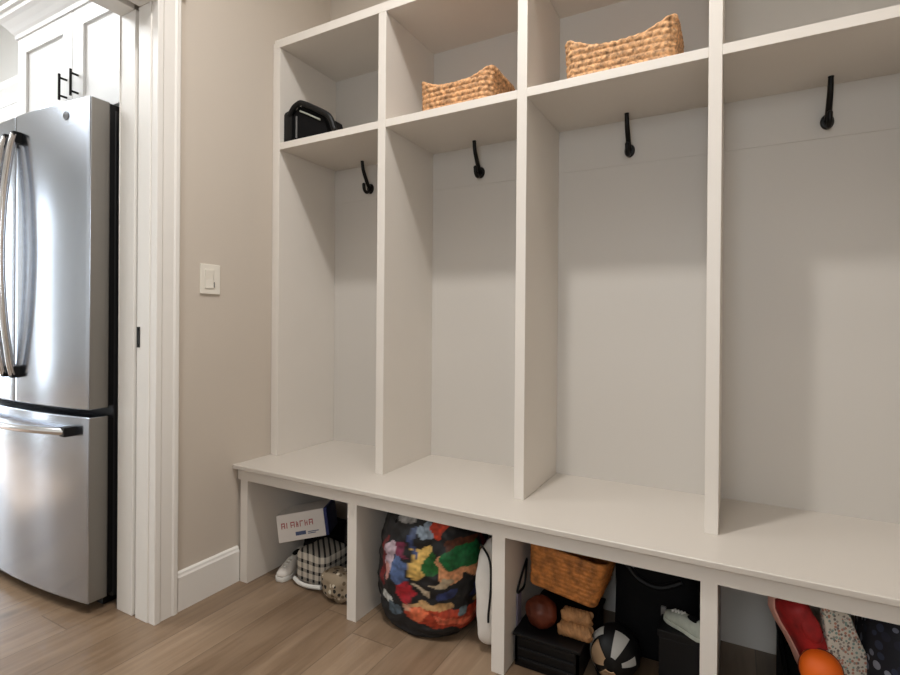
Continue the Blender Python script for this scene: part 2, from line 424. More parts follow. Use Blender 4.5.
# ------------------------------------------------------------------ woven baskets
def basket_bm(L, D, hmid, hend, flare=.02, row=.017, knot=.021, amp=.0062, power=2.4, nu=260, nv=40, thick=.012, rad=.03, skew=0):
    """open basket, base centre at the origin; long side along x; rim saddle-shaped"""
    bm = nb()
    hx, hy = L/2-rad, D/2-rad
    segs = []; per = 2*(2*hx)+2*(2*hy)+2*PI*rad
    def path(s):
        s = s % per
        for kind, ln, dat in (('l', 2*hx, ((-hx, -hy-rad), (1, 0), (0, -1))), ('a', PI*rad/2, ((hx, -hy), -PI/2)), ('l', 2*hy, ((hx+rad, -hy), (0, 1), (1, 0))), ('a', PI*rad/2, ((hx, hy), 0)),
                              ('l', 2*hx, ((hx, hy+rad), (-1, 0), (0, 1))), ('a', PI*rad/2, ((-hx, hy), PI/2)), ('l', 2*hy, ((-hx-rad, hy), (0, -1), (-1, 0))), ('a', PI*rad/2, ((-hx, -hy), PI))):
            if s <= ln:
                if kind == 'l': return (dat[0][0]+dat[1][0]*s, dat[0][1]+dat[1][1]*s), dat[2]
                a = dat[1]+s/rad; return (dat[0][0]+rad*math.cos(a), dat[0][1]+rad*math.sin(a)), (math.cos(a), math.sin(a))
            s -= ln
        return (-hx, -hy-rad), (0, -1)
    rings = []
    for j in range(nv+1):
        ring = []
        for i in range(nu):
            s = per*i/nu; (x, y), (nx, ny) = path(s)
            u = x/(L/2); h = hmid+(hend-hmid)*min(1, abs(u))**power+skew*u*abs(u)
            v = j/nv; z = h*v
            q = z/row; k = math.floor(q); fr = q-k
            d = amp*(abs(math.sin(PI*fr))**.6)*(.35+.65*abs(math.sin(PI*(s/knot+.5*(k % 2)+.35*fr*(1 if k % 2 else -1)))))
            d += .002*noise.noise(Vector((x*30, y*30, z*30)))
            f = flare*v
            ring.append((x*(1+0*f)+nx*(d+f), y+ny*(d+f), z))
        rings.append(ring)
    top = rings[-1]
    for off, dz in ((-.2, .004), (-.7, .005), (-1.0, .0)):
        ring = []
        for i in range(nu):
            (x, y), (nx, ny) = path(per*i/nu); p = top[i]
            w = 1+.5*abs(math.sin(PI*per*i/nu/knot))
            ring.append((p[0]+nx*thick*off, p[1]+ny*thick*off, p[2]+dz*w))
        rings.append(ring)
    inner = []
    for i in range(nu):
        (x, y), (nx, ny) = path(per*i/nu); inner.append((x-nx*thick*.8, y-ny*thick*.8, .010))
    rings.append(inner)
    loft(bm, rings)
    return bm
def place(bm, loc, rot=(0, 0, 0)):
    from mathutils import Euler
    xf(bm, Matrix.Translation(loc) @ Euler(rot).to_matrix().to_4x4()); return bm
def basket(name, loc, rot, mt, label, **k):
    t = thing(name, label, 'basket', loc, 'woven shelf baskets' if name == 'woven_basket' else None)
    obj('woven_body', place(basket_bm(**k), loc, rot), mt, t, smooth='all')
    return t
basket('woven_basket', (.836, .318, ZS), (0, 0, 0), 'hyac', 'tan woven basket with dipped rim on the second shelf from the left',
       L=.270, D=.225, hmid=.082, hend=.120, flare=.004, power=3.0)
basket('woven_basket', (1.380, .318, ZS), (0, 0, 0), 'hyac2', 'tan woven basket with dipped rim on the third shelf, larger in view',
       L=.306, D=.225, hmid=.084, hend=.132, flare=.006, power=2.6, knot=.024, row=.0185)

# ------------------------------------------------------------------ black bag on the left shelf
t = thing('handled_bag', 'black structured bag with stiff handle on the leftmost shelf', 'bag', (.17, .30, ZS))
Y0, Y1 = .200, .330
bm = nb(); prism(bm, [(.031, ZS), (.031, 1.880), (.038, 1.889), (.060, 1.893), (.076, 1.884), (.076, ZS)], 1, Y0, Y1); obj('end_pocket', bm, 'bplastic', t, bevel=.004, smooth=True)
bm = nb(); prism(bm, [(.077, ZS), (.077, 1.884), (.108, 1.904), (.134, 1.904), (.240, 1.846), (.268, ZS)], 1, Y0+.008, Y1-.005); obj('body', bm, 'felt', t, bevel=.005, smooth=True)
bm = nb(); tube(bm, smooth_path([(.060, Y0+.004, 1.872), (.088, Y0-.001, 1.897), (.112, Y0-.002, 1.908), (.136, Y0-.002, 1.908), (.205, Y0-.002, 1.874), (.268, Y0-.001, 1.838), (.290, Y0, 1.812), (.304, Y0+.003, 1.772)], 5), .0115, 12)
obj('handle', bm, 'bplastic', t, smooth=True)
bm = nb(); tube(bm, [(.118, Y0+.0045, 1.882), (.170, Y0+.0045, 1.857), (.228, Y0+.0045, 1.827)], .0036, 8); obj('zip', bm, 'greys', t, smooth=True)['label'] = 'pale grey highlight strip'  # pale strip standing in for the highlight across the bag front
bm = nb(); box(bm, .096, .100, Y0+.003, Y0+.008, 1.775, 1.865); obj('seam', bm, 'grey', t)

# ------------------------------------------------------------------ compartment 1 of the bench
def carton():
    t = thing('cardboard_box', 'white cardboard box with red lettering and navy end, tilted on top', 'box', (.165, .20, .140))
    Mx = Matrix.Translation((.160, .225, .205)) @ Matrix.Rotation(math.radians(32), 4, 'Z') @ Matrix.Rotation(math.radians(-9), 4, 'Y') @ Matrix.Rotation(math.radians(-8), 4, 'X')
    w, d, h = .098, .095, .052
    bm = nb(); box(bm, -w, w-.012, -d, d, -h, h); xf(bm, Mx); obj('carton', bm, 'card', t, bevel=.002)
    bm = nb(); box(bm, w-.012, w, -d, d, -h, h); xf(bm, Mx); obj('end_panel', bm, 'navy', t, bevel=.002)['label'] = 'navy blue end panel'
    bm = nb(); x = -w+.016
    for k, wd in enumerate((.014, .010, .016, .008, .013, .011, .015)):
        z0, z1 = -.002, .020
        box(bm, x, x+.003, -d-.0008, -d, z0, z1)
        if k % 2 == 0: box(bm, x, x+wd, -d-.0008, -d, z1-.004, z1)
        if k % 3 != 1: box(bm, x, x+wd, -d-.0008, -d, z0+.008, z0+.011); box(bm, x+wd-.003, x+wd, -d-.0008, -d, z0, z1-.004)
        x += wd+.006
    xf(bm, Mx); obj('red_lettering', bm, 'red', t)
    bm = nb(); box(bm, -.030, .010, -d-.0008, -d, -.034, -.020); box(bm, .018, .060, -d-.0008, -d, -.028, -.025); box(bm, .018, .048, -d-.0008, -d, -.034, -.031)
    xf(bm, Mx); obj('small_print', bm, 'bluei', t)
carton()
t = thing('checked_bag', 'black and white checked cloth bag under the white box', 'bag', (.245, .20, 0))
bm = nb(); blob(bm, (.262, .205, .063), (.080, .085, .066), .35, .4, amp=.008, fr=14, seed=1, zmin=.001); obj('body', bm, 'gingham', t, smooth='all')
bm = nb(); tube(bm, smooth_path([(.195, .116, .022), (.23, .108, .014), (.28, .106, .014), (.335, .112, .020)], 6), .008, 8); obj('rim', bm, 'rubber', t, smooth=True)['label'] = 'white edge band'
bm = nb(); blob(bm, (.420, .128, .050), (.072, .060, .052), .8, .8, amp=.014, fr=18, seed=2, zmin=.001)
single('patterned_scarf', bm, 'tanprint', 'crumpled tan speckled cloth on the floor beside the checked bag', 'cloth', smooth='all')
t = thing('backpack', 'black bag with grey straps at the back of the left compartment', 'backpack', (.435, .35, 0))
bm = nb(); blob(bm, (.408, .372, .128), (.116, .115, .130), .45, .5, amp=.008, fr=10, seed=4, zmin=.001); obj('body', bm, 'bcloth', t, smooth='all')
bm = nb(); blob(bm, (.436, .243, .110), (.072, .024, .075), .5, .5, amp=.003, seed=5); obj('front_pocket', bm, 'bcloth', t, smooth='all')
bm = nb(); tube(bm, smooth_path([(.385, .250, .215), (.40, .226, .17), (.38, .214, .12)], 5), .008, 8); obj('strap', bm, 'grey', t, smooth=True)
bm = nb(); blob(bm, (.420, .345, .300), (.100, .110, .042), .7, .7, amp=.012, fr=14, seed=6)
single('fleece', bm, 'grey', 'rolled grey fleece lying on the black bag under the bench', 'clothing', smooth='all')

bm = nb(); blob(bm, (.130, .385, .068), (.090, .098, .070), .55, .6, amp=.008, fr=14, seed=31, zmin=.001)
single('pouch', bm, 'bcloth', 'black cloth pouch in the shadow underneath the tilted white box', 'pouch', smooth='all')

def shoe(name, label, Mx, L, upper, sole, lace='rubber', group=None, wd=.34, inner='felt'):
    """a low sneaker: length along +x (toe), sole at z=0, then moved by Mx"""
    W = L*wd/2
    st = [(-.50, .55, .58), (-.42, .80, .66), (-.28, .86, .56), (-.12, .82, .50), (.02, .86, .50), (.16, .98, .40), (.30, 1.0, .30), (.42, .80, .24), (.49, .45, .17)]
    loc = Mx @ Vector((0, 0, 0))
    t = thing(name, label, 'shoe', loc, group)
    n = 20; rings = []
    for x, w, h in st:
        yc = .06*W*math.sin(x*4)
        ring = []
        for k in range(n):
            a = 2*PI*k/n
            ring.append((x*L*.97, yc+W*.93*w*sgnpow(math.cos(a), .8), .10*L+max(-.03, sgnpow(math.sin(a), .8))*h*L*.42))
        rings.append(ring)
    bm = nb(); loft(bm, rings); xf(bm, Mx); obj('upper', bm, upper, t, smooth='all')
    prof = []
    for x, w, h in st: prof.append((x*L, .06*W*math.sin(x*4)+W*w*1.04))
    for x, w, h in reversed(st): prof.append((x*L, .06*W*math.sin(x*4)-W*w*1.04))
    bm = nb(); prism(bm, prof, 2, 0, .10*L); xf(bm, Mx); obj('sole', bm, sole, t, bevel=.004, smooth=True)
    bm = nb()
    for k in range(4):
        x = (.02+.085*k)*L; z = .10*L+(.505-.055*k)*L*.42+.001
        tube(bm, [(x, -W*.38, z-.016), (x+.004, -W*.15, z-.001), (x+.004, W*.15, z-.001), (x, W*.38, z-.016)], .0035, 6)
    xf(bm, Mx); obj('laces', bm, lace, t, smooth=True)
    bm = nb(); g = bmesh.ops.create_uvsphere(bm, u_segments=16, v_segments=8, radius=1)['verts']
    for v in g: v.co = Vector((-.24*L+v.co.x*.17*L, v.co.y*W*.50, .10*L+.225*L+v.co.z*.030*L))
    xf(bm, Mx); obj('lining', bm, inner, t, smooth='all')
    return t
def MX(loc, rz=0, ry=0, rx=0):
    R = math.radians
    return Matrix.Translation(loc) @ Matrix.Rotation(R(rz), 4, 'Z') @ Matrix.Rotation(R(ry), 4, 'Y') @ Matrix.Rotation(R(rx), 4, 'X')
shoe('sneaker', 'white sneaker on the floor at the front of the leftmost compartment', MX((.115, .180, .001), -75), .19, 'white', 'rubber')

# ------------------------------------------------------------------ compartment 2: printed tote and white bag
BLOBS = [  # x, z, rx, rz, angle, colour (in the plane of the bag's front)
    (.672, .247, .022, .060, -12, (196, 176, 186)), (.660, .195, .015, .040, -5, (206, 146, 136)), (.640, .235, .010, .095, -8, (120, 24, 26)),
    (.716, .205, .036, .042, 0, (84, 106, 150)), (.718, .275, .024, .034, 0, (118, 36, 66)), (.733, .143, .036, .033, 0, (172, 22, 38)),
    (.655, .100, .028, .017, -30, (190, 190, 184)), (.690, .075, .034, .018, -20, (78, 94, 106)),
    (.790, .250, .036, .056, -14, (228, 186, 100)), (.828, .252, .027, .034, 0, (20, 96, 36)),
    (.878, .250, .032, .052, -20, (228, 160, 112)), (.912, .276, .046, .058, 15, (18, 112, 58)),
    (.835, .362, .020, .034, 10, (214, 66, 32)), (.803, .352, .020, .030, 0, (150, 166, 182)), (.722, .372, .030, .016, -25, (160, 158, 154)),
    (.960, .385, .046, .014, -20, (176, 48, 40)), (.820, .110, .056, .022, 10, (196, 154, 102)),
    (.885, .072, .150, .028, -9, (178, 60, 32)), (.790, .088, .026, .020, 0, (236, 120, 78)), (.940, .066, .026, .016, 20, (232, 124, 70)), (.865, .076, .034, .012, -20, (230, 112, 80)),  # orange bottom band with its lighter highlights painted in
    (.902, .130, .012, .048, -8, (112, 130, 136)), (.992, .135, .012, .044, -15, (160, 140, 112)), (.890, .320, .034, .016, 10, (96, 46, 20)), (.760, .300, .012, .040, 30, (60, 78, 128)),
    (.850, .190, .030, .008, 35, (180, 160, 130)), (.800, .165, .030, .009, -30, (196, 178, 150)), (.770, .340, .010, .030, -20, (90, 104, 140)), (.960, .215, .008, .050, 10, (52, 60, 84)), (.745, .105, .030, .010, 20, (200, 150, 120)), (.870, .165, .022, .012, 60, (40, 52, 98)),
]
def tote():
    t = thing('tote_bag', 'bulging black tote bag with colourful floral print under the bench', 'bag', (.80, .20, 0))
    bm = nb(); rings = []; nu, nv = 200, 120
    prof = [(0, .62), (.03, .80), (.10, .92), (.25, .98), (.45, 1.0), (.65, .99), (.85, .92), (.95, .84), (1.0, .72)]
    def wf(v):
        for (a, wa), (b, wb) in zip(prof, prof[1:]):
            if v <= b: k = (v-a)/(b-a); return wa+(wb-wa)*k*k*(3-2*k)
        return prof[-1][1]
    for j in range(nv+1):
        v = j/nv; z = .002+.384*v; w = wf(v); ring = []
        for i in range(nu):
            a = 2*PI*i/nu
            x = (.774+.184*w*sgnpow(math.cos(a), .75)+.012*(v-.3)); y = .190+.150*(.65+.35*w)*sgnpow(math.sin(a), .8)
            q = Vector((x*16, y*16, z*16)); d = .010*noise.noise(q)+.005*noise.noise(q*2.5)
            ring.append((x+d*math.cos(a), y+d*math.sin(a), z))
        rings.append(ring)
    loft(bm, rings)
    o = obj('body', bm, 'tote', t, smooth='all')
    me = o.data; at = me.color_attributes.new('print', 'FLOAT_COLOR', 'POINT'); off = origin(t)
    for k, vtx in enumerate(me.vertices):
        p = vtx.co+off; c = lin(13, 13, 15)
        if p.y > .190: xx, zz = 1.6-p.x, p.z
        else: xx, zz = p.x-.55*(p.y-.04)-.018, p.z
        nx = noise.noise(Vector((p.x*24, 3, p.z*24)))*.022; nz = noise.noise(Vector((p.x*24, 9, p.z*24)))*.022
        for (bx, bz, rx, rz, an, col) in BLOBS:
            dx, dz = xx-bx+nx, zz-bz+nz; ca, sa = math.cos(math.radians(an)), math.sin(math.radians(an))
            u, v = (dx*ca+dz*sa)/rx, (-dx*sa+dz*ca)/rz
            if u*u+v*v < 1:
                c = lin(*col); f = .75+.5*noise.noise(Vector((p.x*90, p.y*90, p.z*90)))
                c = (c[0]*f, c[1]*f, c[2]*f, 1)
        at.data[k].color = c
    bm = nb(); tube(bm, smooth_path([(.70, .085, .335), (.715, .060, .362), (.76, .075, .380), (.80, .10, .386)], 5), .007, 8); obj('handle', bm, 'bcloth', t, smooth=True)
tote()
t = thing('drawstring_bag', 'white cloth bag with dark cord squeezed beside the printed tote', 'bag', (1.032, .21, 0))
bm = nb(); blob(bm, (1.024, .200, .165), (.042, .130, .165), .6, .6, amp=.007, fr=14, seed=9, zmin=.001)
obj('body', bm, 'white', t, smooth='all')
bm = nb(); tube(bm, smooth_path([(1.01, .082, .335), (1.046, .066, .300), (1.052, .062, .22), (1.044, .064, .14), (1.040, .072, .11)], 6), .0035, 8); obj('cord', bm, 'bplastic', t, smooth=True)

# ------------------------------------------------------------------ compartment 3
t = thing('crate', 'low black plastic crate on the floor below the wicker basket', 'crate', (1.235, .22, 0))
X0, X1, Ya, Yb, hz = 1.122, 1.312, .085, .400, .092
bm = nb(); box(bm, X0, X1, Ya, Yb, .002, .012)
for (a, b, c, d) in ((X0, X1, Ya, Ya+.008), (X0, X1, Yb-.008, Yb), (X0, X0+.008, Ya, Yb), (X1-.008, X1, Ya, Yb)): box(bm, a, b, c, d, .010, hz)
obj('body', bm, 'bplastic', t)
bm = nb()
for z in (.022, .052, hz-.010): box(bm, X0+.01, X1-.01, Ya-.006, Ya, z, z+.008)
obj('ribs', bm, 'bplastic', t, bevel=.002)
bm = nb(); box(bm, X0-.006, X1+.006, Ya-.008, Yb+.008, hz, hz+.008); box(bm, X0+.012, X1-.012, Ya+.012, Yb-.012, hz-.002, hz+.006)
obj('lid', bm, 'bplastic', t, bevel=.002)
bm = nb(); blob(bm, (1.182, .150, hz+.008+.043), (.046, .045, .044), .95, .95, amp=.006, fr=25, seed=11)
single('leather_ball', bm, 'leather', 'reddish brown leather ball on the crate under the wicker basket', 'ball', smooth='all')
# plaited bundle
t = thing('plaited_bundle', 'tan plaited straw bundle beside the brown ball on the crate', 'bundle', (1.300, .15, hz+.008))
for k, zc in enumerate((.021, .053)):
    bm = nb()
    for s in range(3):
        pts = []
        for i in range(46):
            u = i/45; a = 2*PI*(u*2.5+s/3)
            pts.append((1.244+.086*u+(.01 if k else 0)*(.5-u), .140+.014*math.cos(a)+.02*k, hz+.008+zc+.012*math.sin(a)+.0))
        tube(bm, pts, .0095, 8)
    obj('plait', bm, 'bundle', t, smooth=True)
basket('wicker_basket', (1.246, .246, .214), (math.radians(-2), math.radians(8), 0), 'wick', 'golden wicker basket wedged under the bench on top of the crate',
       L=.196, D=.235, hmid=.128, hend=.128, flare=.018, row=.0125, knot=.020, amp=.0042, nu=300, nv=44, thick=.010, rad=.02)
# cord and strap hanging on the bench upright
t = thing('hanging_strap', 'grey lavender strap with black cord loop hanging on white bench upright', 'strap', (1.116, .16, .10))
bm = nb(); tube(bm, smooth_path([(1.115, .20, .27), (1.116, .16, .245), (1.117, .115, .205), (1.117, .14, .195), (1.116, .18, .20), (1.115, .20, .27)], 6), .0035, 8); obj('cord_loop', bm, 'bplastic', t, smooth=True)
bm = nb(); box(bm, 1.113, 1.117, .115, .150, .04, .195); obj('webbing', bm, 'lav', t, bevel=.0015)
# helmet
def helmet():
    c = Vector((1.394, .176, .0765))
    t = thing('sports_helmet', 'round white and tan sports helmet with black openings, under the bench', 'helmet', (c.x, c.y, 0))
    R = Vector((.068, .072, .072))
    def cap(rs, t0, t1, p0, p1, bm, nu=24, nv=12):
        V = []
        for j in range(nv+1):
            th = t0+(t1-t0)*j/nv; row = []
            for i in range(nu+1):
                ph = p0+(p1-p0)*i/nu
                d = Vector((math.sin(th)*math.cos(ph), math.cos(th)*-1, math.sin(th)*math.sin(ph)))
                row.append(bm.verts.new(c+Vector((d.x*R.x*rs, d.y*R.y*rs, d.z*R.z*rs))))
            V.append(row)
        for a, b in zip(V, V[1:]):
            for i in range(nu): bm.faces.new((a[i], a[i+1], b[i+1], b[i]))
    bm = nb(); g = bmesh.ops.create_uvsphere(bm, u_segments=40, v_segments=24, radius=1)['verts']
    for v in g: v.co = c+Vector((v.co.x*R.x, v.co.y*R.y, v.co.z*R.z))
    obj('inner_shell', bm, 'bplastic', t, smooth='all')
    for nm, m_, rs, arcs in (('rim_band', 'rubber', 1.05, [(1.05, 1.42, 2.0, 5.6)]), ('panel', 'tan', 1.05, [(.25, .95, 2.3, 3.5), (.25, .95, 4.0, 5.3)]), ('crest', 'rubber', 1.07, [(.30, 1.25, .9, 1.5), (.45, 1.05, .0, .35)])):
        for ar in arcs:
            bm = nb(); cap(rs, *ar, bm)
            g = bmesh.ops.solidify(bm, geom=bm.faces[:], thickness=.004)
            obj(nm, bm, m_, t, smooth='all')
    bm = nb(); tube(bm, smooth_path([(c.x-.05, c.y-.02, c.z-.05), (c.x-.02, c.y-.055, c.z-.068), (c.x+.03, c.y-.05, c.z-.072), (c.x+.055, c.y, c.z-.055)], 6), .0045, 8); obj('chin_strap', bm, 'bplastic', t, smooth=True)
helmet()
t = thing('gear_bag', 'large black gear bag filling the back of the third compartment', 'bag', (1.49, .36, 0))
bm = nb(); blob(bm, (1.484, .394, .172), (.122, .118, .174), .35, .4, amp=.006, fr=9, seed=14, zmin=.001); obj('body', bm, 'bcloth', t, smooth='all')
bm = nb(); tube(bm, smooth_path([(1.40, .278, .30), (1.44, .266, .26), (1.50, .266, .245), (1.56, .276, .27)], 6), .009, 8); obj('handle', bm, 'bplastic', t, smooth=True)
bm = nb(); box(bm, 1.505, 1.519, .266, .277, .10, .19); obj('tab', bm, 'grey', t, bevel=.002)['label'] = 'grey webbing tab'
t = thing('shoe_box', 'small black box with grey sneaker on top, beside the right upright', 'box', (1.565, .15, 0))
bm = nb(); box(bm, 1.515, 1.615, .135, .215, .002, .175); obj('body', bm, 'bplastic', t, bevel=.003)
bm = nb(); box(bm, 1.512, 1.617, .132, .218, .175, .196); obj('lid', bm, 'bplastic', t, bevel=.003)
shoe('sneaker', 'pale grey sneaker lying on the small black box under the bench', MX((1.578, .165, .197), 140), .13, 'greys', 'greys', wd=.40)
shoe('sneaker', 'black sneaker with white sole on the floor before the small black box', MX((1.555, .080, .001), -160), .16, 'bcloth', 'rubber', wd=.38)

# ------------------------------------------------------------------ compartment 4
t = thing('storage_bin', 'dark fabric bin holding shoes in the right compartment', 'bin', (1.96, .20, 0))
X0, X1, Ya, Yb, hz = 1.800, 2.150, .060, .380, .17
bm = nb(); box(bm, X0, X1, Ya, Yb, .002, .012)
for (a, b, c, d) in ((X0, X1, Ya, Ya+.008), (X0, X1, Yb-.008, Yb), (X0, X0+.008, Ya, Yb), (X1-.008, X1, Ya, Yb)): box(bm, a, b, c, d, .010, hz)
obj('body', bm, 'felt', t)
bm = nb(); tube(bm, [(X0, Ya, hz), (X1, Ya, hz), (X1, Yb, hz), (X0, Yb, hz)], .006, 8, closed=True); obj('rim', bm, 'bplastic', t)
bm = nb(); blob(bm, (1.880, .200, .088), (.070, .120, .076), .3, .3, amp=.004, fr=14, seed=33)
single('folded_cloth', bm, 'bcloth', 'dark folded cloth in the fabric bin beneath the orange ball', 'cloth', smooth='all')
# shoes stand on their toes / heels in the bin
Mr = Matrix.Translation((1.838, .185, .245)) @ Matrix.Rotation(math.radians(12), 4, 'Z') @ Matrix.Rotation(math.radians(63), 4, 'Y') @ Matrix.Rotation(math.radians(70), 4, 'X')
shoe('sneaker', 'red sneaker with pale pink sole standing on end beside the orange ball', Mr, .24, 'shoe_red', 'pink', lace='pink', wd=.36, inner='shoe_red')
bm = nb(); blob(bm, (1.870, .112, .213), (.043, .042, .046), .95, .95, nu=32, nv=20)
t = thing('ball', 'bright orange ball between the red sneaker and the speckled slipper', 'ball', (1.870, .112, .167))
obj('shell', bm, 'orange', t, smooth='all')
bm = nb(); tube(bm, [(1.870+.0435*math.cos(a), .112+.006*math.sin(a*1), .213+.0465*math.sin(a)) for a in [2*PI*k/32 for k in range(32)]], .0015, 6, closed=True); obj('seam', bm, 'leather', t)
t = thing('slipper', 'white speckled slipper standing on end with its sole facing out', 'slipper', (1.925, .15, .06))
def slipper():
    Mx = Matrix.Translation((1.918, .150, .262)) @ Matrix.Rotation(math.radians(-14), 4, 'Y') @ Matrix.Rotation(math.radians(24), 4, 'Z')
    st = [(-.125, .030), (-.110, .040), (-.07, .045), (-.02, .042), (.03, .034), (.08, .029), (.105, .022), (.115, .012)]
    prof = [(w, z) for z, w in st]+[(-w, z) for z, w in reversed(st)]
    bm = nb(); prism(bm, prof, 1, -.010, .008); xf(bm, Mx); obj('sole', bm, 'knit', t, bevel=.005, smooth=True, seg=3)
    bm = nb(); rings = []
    for z, w in st[:5]: rings.append([(w*.92*math.cos(a), .008+max(0, math.sin(a))*.05*(1 if z < 0 else .4), z) for a in [2*PI*k/20 for k in range(20)]])
    loft(bm, rings); xf(bm, Mx); obj('upper', bm, 'white', t, smooth='all')
slipper()
bm = nb(); blob(bm, (2.046, .225, .200), (.088, .125, .172), .5, .55, amp=.010, fr=12, seed=21, zmin=.014)
single('flowered_bag', bm, 'navyf', 'navy blue flowered cloth bag at the right end of the bench', 'bag', smooth='all')

# ------------------------------------------------------------------ kitchen: fridge
FX0, FX1, FC = -1.154, -.249, -.7015
def fy(x): return -.400-.034*(1-((x-FC)/.4525)**2)
t = thing('refrigerator', 'stainless steel french door refrigerator with bottom freezer, through the doorway', 'refrigerator', (FC, -.02, 0))
bm = nb(); box(bm, FX0+.004, FX1-.006, -.318, .335, .03, 1.765); obj('case', bm, 'case', t, bevel=.004)
bm = nb(); box(bm, FX0+.02, FX1-.03, -.335, -.28, .004, .05); obj('base_grille', bm, 'bplastic', t)
for x in (FX1-.05, FX0+.05):
    bm = nb(); box(bm, x-.035, x+.035, -.385, -.25, 1.766, 1.788); obj('hinge_cover', bm, 'bplastic', t, bevel=.004)
def panel(name, x0, x1, z0, z1):
    n = 22; xs = [x0+(x1-x0)*i/n for i in range(n+1)]
    bm = nb(); prism(bm, [(x, fy(x)) for x in xs]+[(x1, -.335), (x0, -.335)], 2, z0, z1)
    o = obj(name, bm, 'steel', t, bevel=.006, smooth=True, seg=3)
    o.data.materials.append(M['dside'])
    for p in o.data.polygons:
        if abs(p.normal.x) > .9: p.material_index = 1
    return o
def gasket(x0, x1, z0, z1):
    bm = nb(); box(bm, x0+.01, x1-.004, -.335, -.318, z0+.01, z1-.01); obj('gasket', bm, 'bplastic', t)
doors = []
for x0, x1 in ((FC+.003, FX1), (FX0, FC-.003)):
    d = panel('door', x0, x1, .707, 1.786); doors.append(d); gasket(x0, x1, .707, 1.786)
dr = panel('freezer_drawer', FX0, FX1, .040, .682); gasket(FX0, FX1, .04, .682)
for d, hx in zip(doors, (FC+.034, FC-.034)):
    bm = nb(); ya = fy(hx)
    p = smooth_path([(hx, ya-.018, .812), (hx, ya-.030, .88), (hx, ya-.048, 1.05), (hx, ya-.056, 1.26), (hx, ya-.048, 1.47), (hx, ya-.030, 1.64), (hx, ya-.018, 1.705)], 8)
    tube(bm, p, .0125, 14); o = obj('handle', bm, 'polished', d, smooth=True)
    for z in (.822, 1.695):
        bm = nb(); box(bm, hx-.012, hx+.012, ya-.026, ya+.004, z-.022, z+.022); obj('handle_mount', bm, 'bplastic', d, bevel=.004)
bm = nb(); hz = .632
xs = [FC-.375+.75*i/36 for i in range(37)]
p = [(x, fy(x)-.022-.036*(1-((x-FC)/.375)**2), hz) for x in xs]
tube(bm, p, .0135, 14); obj('handle', bm, 'polished', dr, smooth=True)
for x in (FC-.372, FC+.372):
    bm = nb(); box(bm, x-.018, x+.016, fy(x)-.034, fy(x)+.006, hz-.017, hz+.017); obj('handle_mount', bm, 'bplastic', dr, bevel=.004)
# round badge on the right door
bx, bz = -.375, 1.733; by = fy(bx)
ang = math.atan2(fy(bx+.01)-fy(bx-.01), .02)
Mb = Matrix.Translation((bx, by, bz)) @ Matrix.Rotation(ang, 4, 'Z')
bm = nb(); bmesh.ops.create_cone(bm, cap_ends=True, segments=32, radius1=.0165, radius2=.0155, depth=.003, matrix=Matrix.Rotation(PI/2, 4, 'X')); xf(bm, Mb); bd = obj('badge', bm, 'badge', doors[0], smooth=True)
bm = nb(); circ = [2*PI*k/28 for k in range(28)]
tube(bm, [(.0135*math.cos(a), -.0022, .0135*math.sin(a)) for a in circ], .0007, 6, closed=True)
tube(bm, smooth_path([(-.001, -.0022, .006), (-.006, -.0022, .007), (-.008, -.0022, .001), (-.005, -.0022, -.004), (-.001, -.0022, -.001), (-.002, -.0022, -.007), (-.006, -.0022, -.009)], 5), .0008, 6)
tube(bm, smooth_path([(.007, -.0022, .006), (.003, -.0022, .007), (.002, -.0022, .002), (.005, -.0022, .001), (.001, -.0022, -.003), (.003, -.0022, -.007), (.008, -.0022, -.005)], 5), .0008, 6)
xf(bm, Mb); obj('monogram', bm, 'badge_line', doors[0], smooth=True)

# ------------------------------------------------------------------ cabinet above the fridge
CY = -.255; CX0, CX1, CM = -1.145, -.206, -.677; CB, CT = 1.835, 2.275
t = thing('overhead_cabinet', 'white two door cabinet with crown moulding above the refrigerator', 'cabinet', ((CX0+CX1)/2, .05, CB))
bm = nb(); box(bm, CX0, CX1, CY+.020, .358, CB-.005, CT+.06); obj('carcass', bm, 'kcab', t)
def shaker(x0, x1, z0, z1, y, hx, parent):
    s = .075
    bm = nb()
    for (a, b, c, d) in ((x0, x0+s, z0, z1), (x1-s, x1, z0, z1), (x0+s, x1-s, z0, z0+s), (x0+s, x1-s, z1-s, z1)): box(bm, a, b, y, y+.02, c, d)
    box(bm, x0+s, x1-s, y+.010, y+.018, z0+s, z1-s)
    d_ = obj('door', bm, 'kcab', parent)
    bm = nb(); tube(bm, [(hx, y-.028, z0+.075), (hx, y-.028, z0+.180)], .0048, 10)
    for z in (z0+.093, z0+.165): tube(bm, [(hx, y-.028, z), (hx, y, z)], .0045, 8)
    obj('handle', bm, 'black', d_, smooth=True)
shaker(CX0+.002, CM-.0025, CB, CT, CY, CM-.044, t)
shaker(CM+.0025, CX1-.002, CB, CT, CY, CM+.044, t)
# crown moulding, returned round the left end
def crown(x0, x1, yf, yb, z0, parent, name='crown_moulding', right_return=False):
    pr = [(0, 0), (.010, 0), (.012, .018), (.020, .026), (.030, .040), (.048, .060), (.062, .070), (.064, .086), (.074, .090), (.076, .108), (0, .108)]
    bm = nb(); n = len(pr)
    A = [bm.verts.new((x1, yf-o, z0+h)) for o, h in pr]
    Bv = [bm.verts.new((x0-o, yf-o, z0+h)) for o, h in pr]
    Cv = [bm.verts.new((x0-o, yb, z0+h)) for o, h in pr]
    for P, Q in ((A, Bv), (Bv, Cv)):
        for i in range(n): bm.faces.new((P[i], P[(i+1) % n], Q[(i+1) % n], Q[i]))
    bm.faces.new(A); bm.faces.new(Cv)
    return obj(name, bm, 'kcab', parent)
crown(CX0, CX1, CY+.004, .358, CT-.003, t)
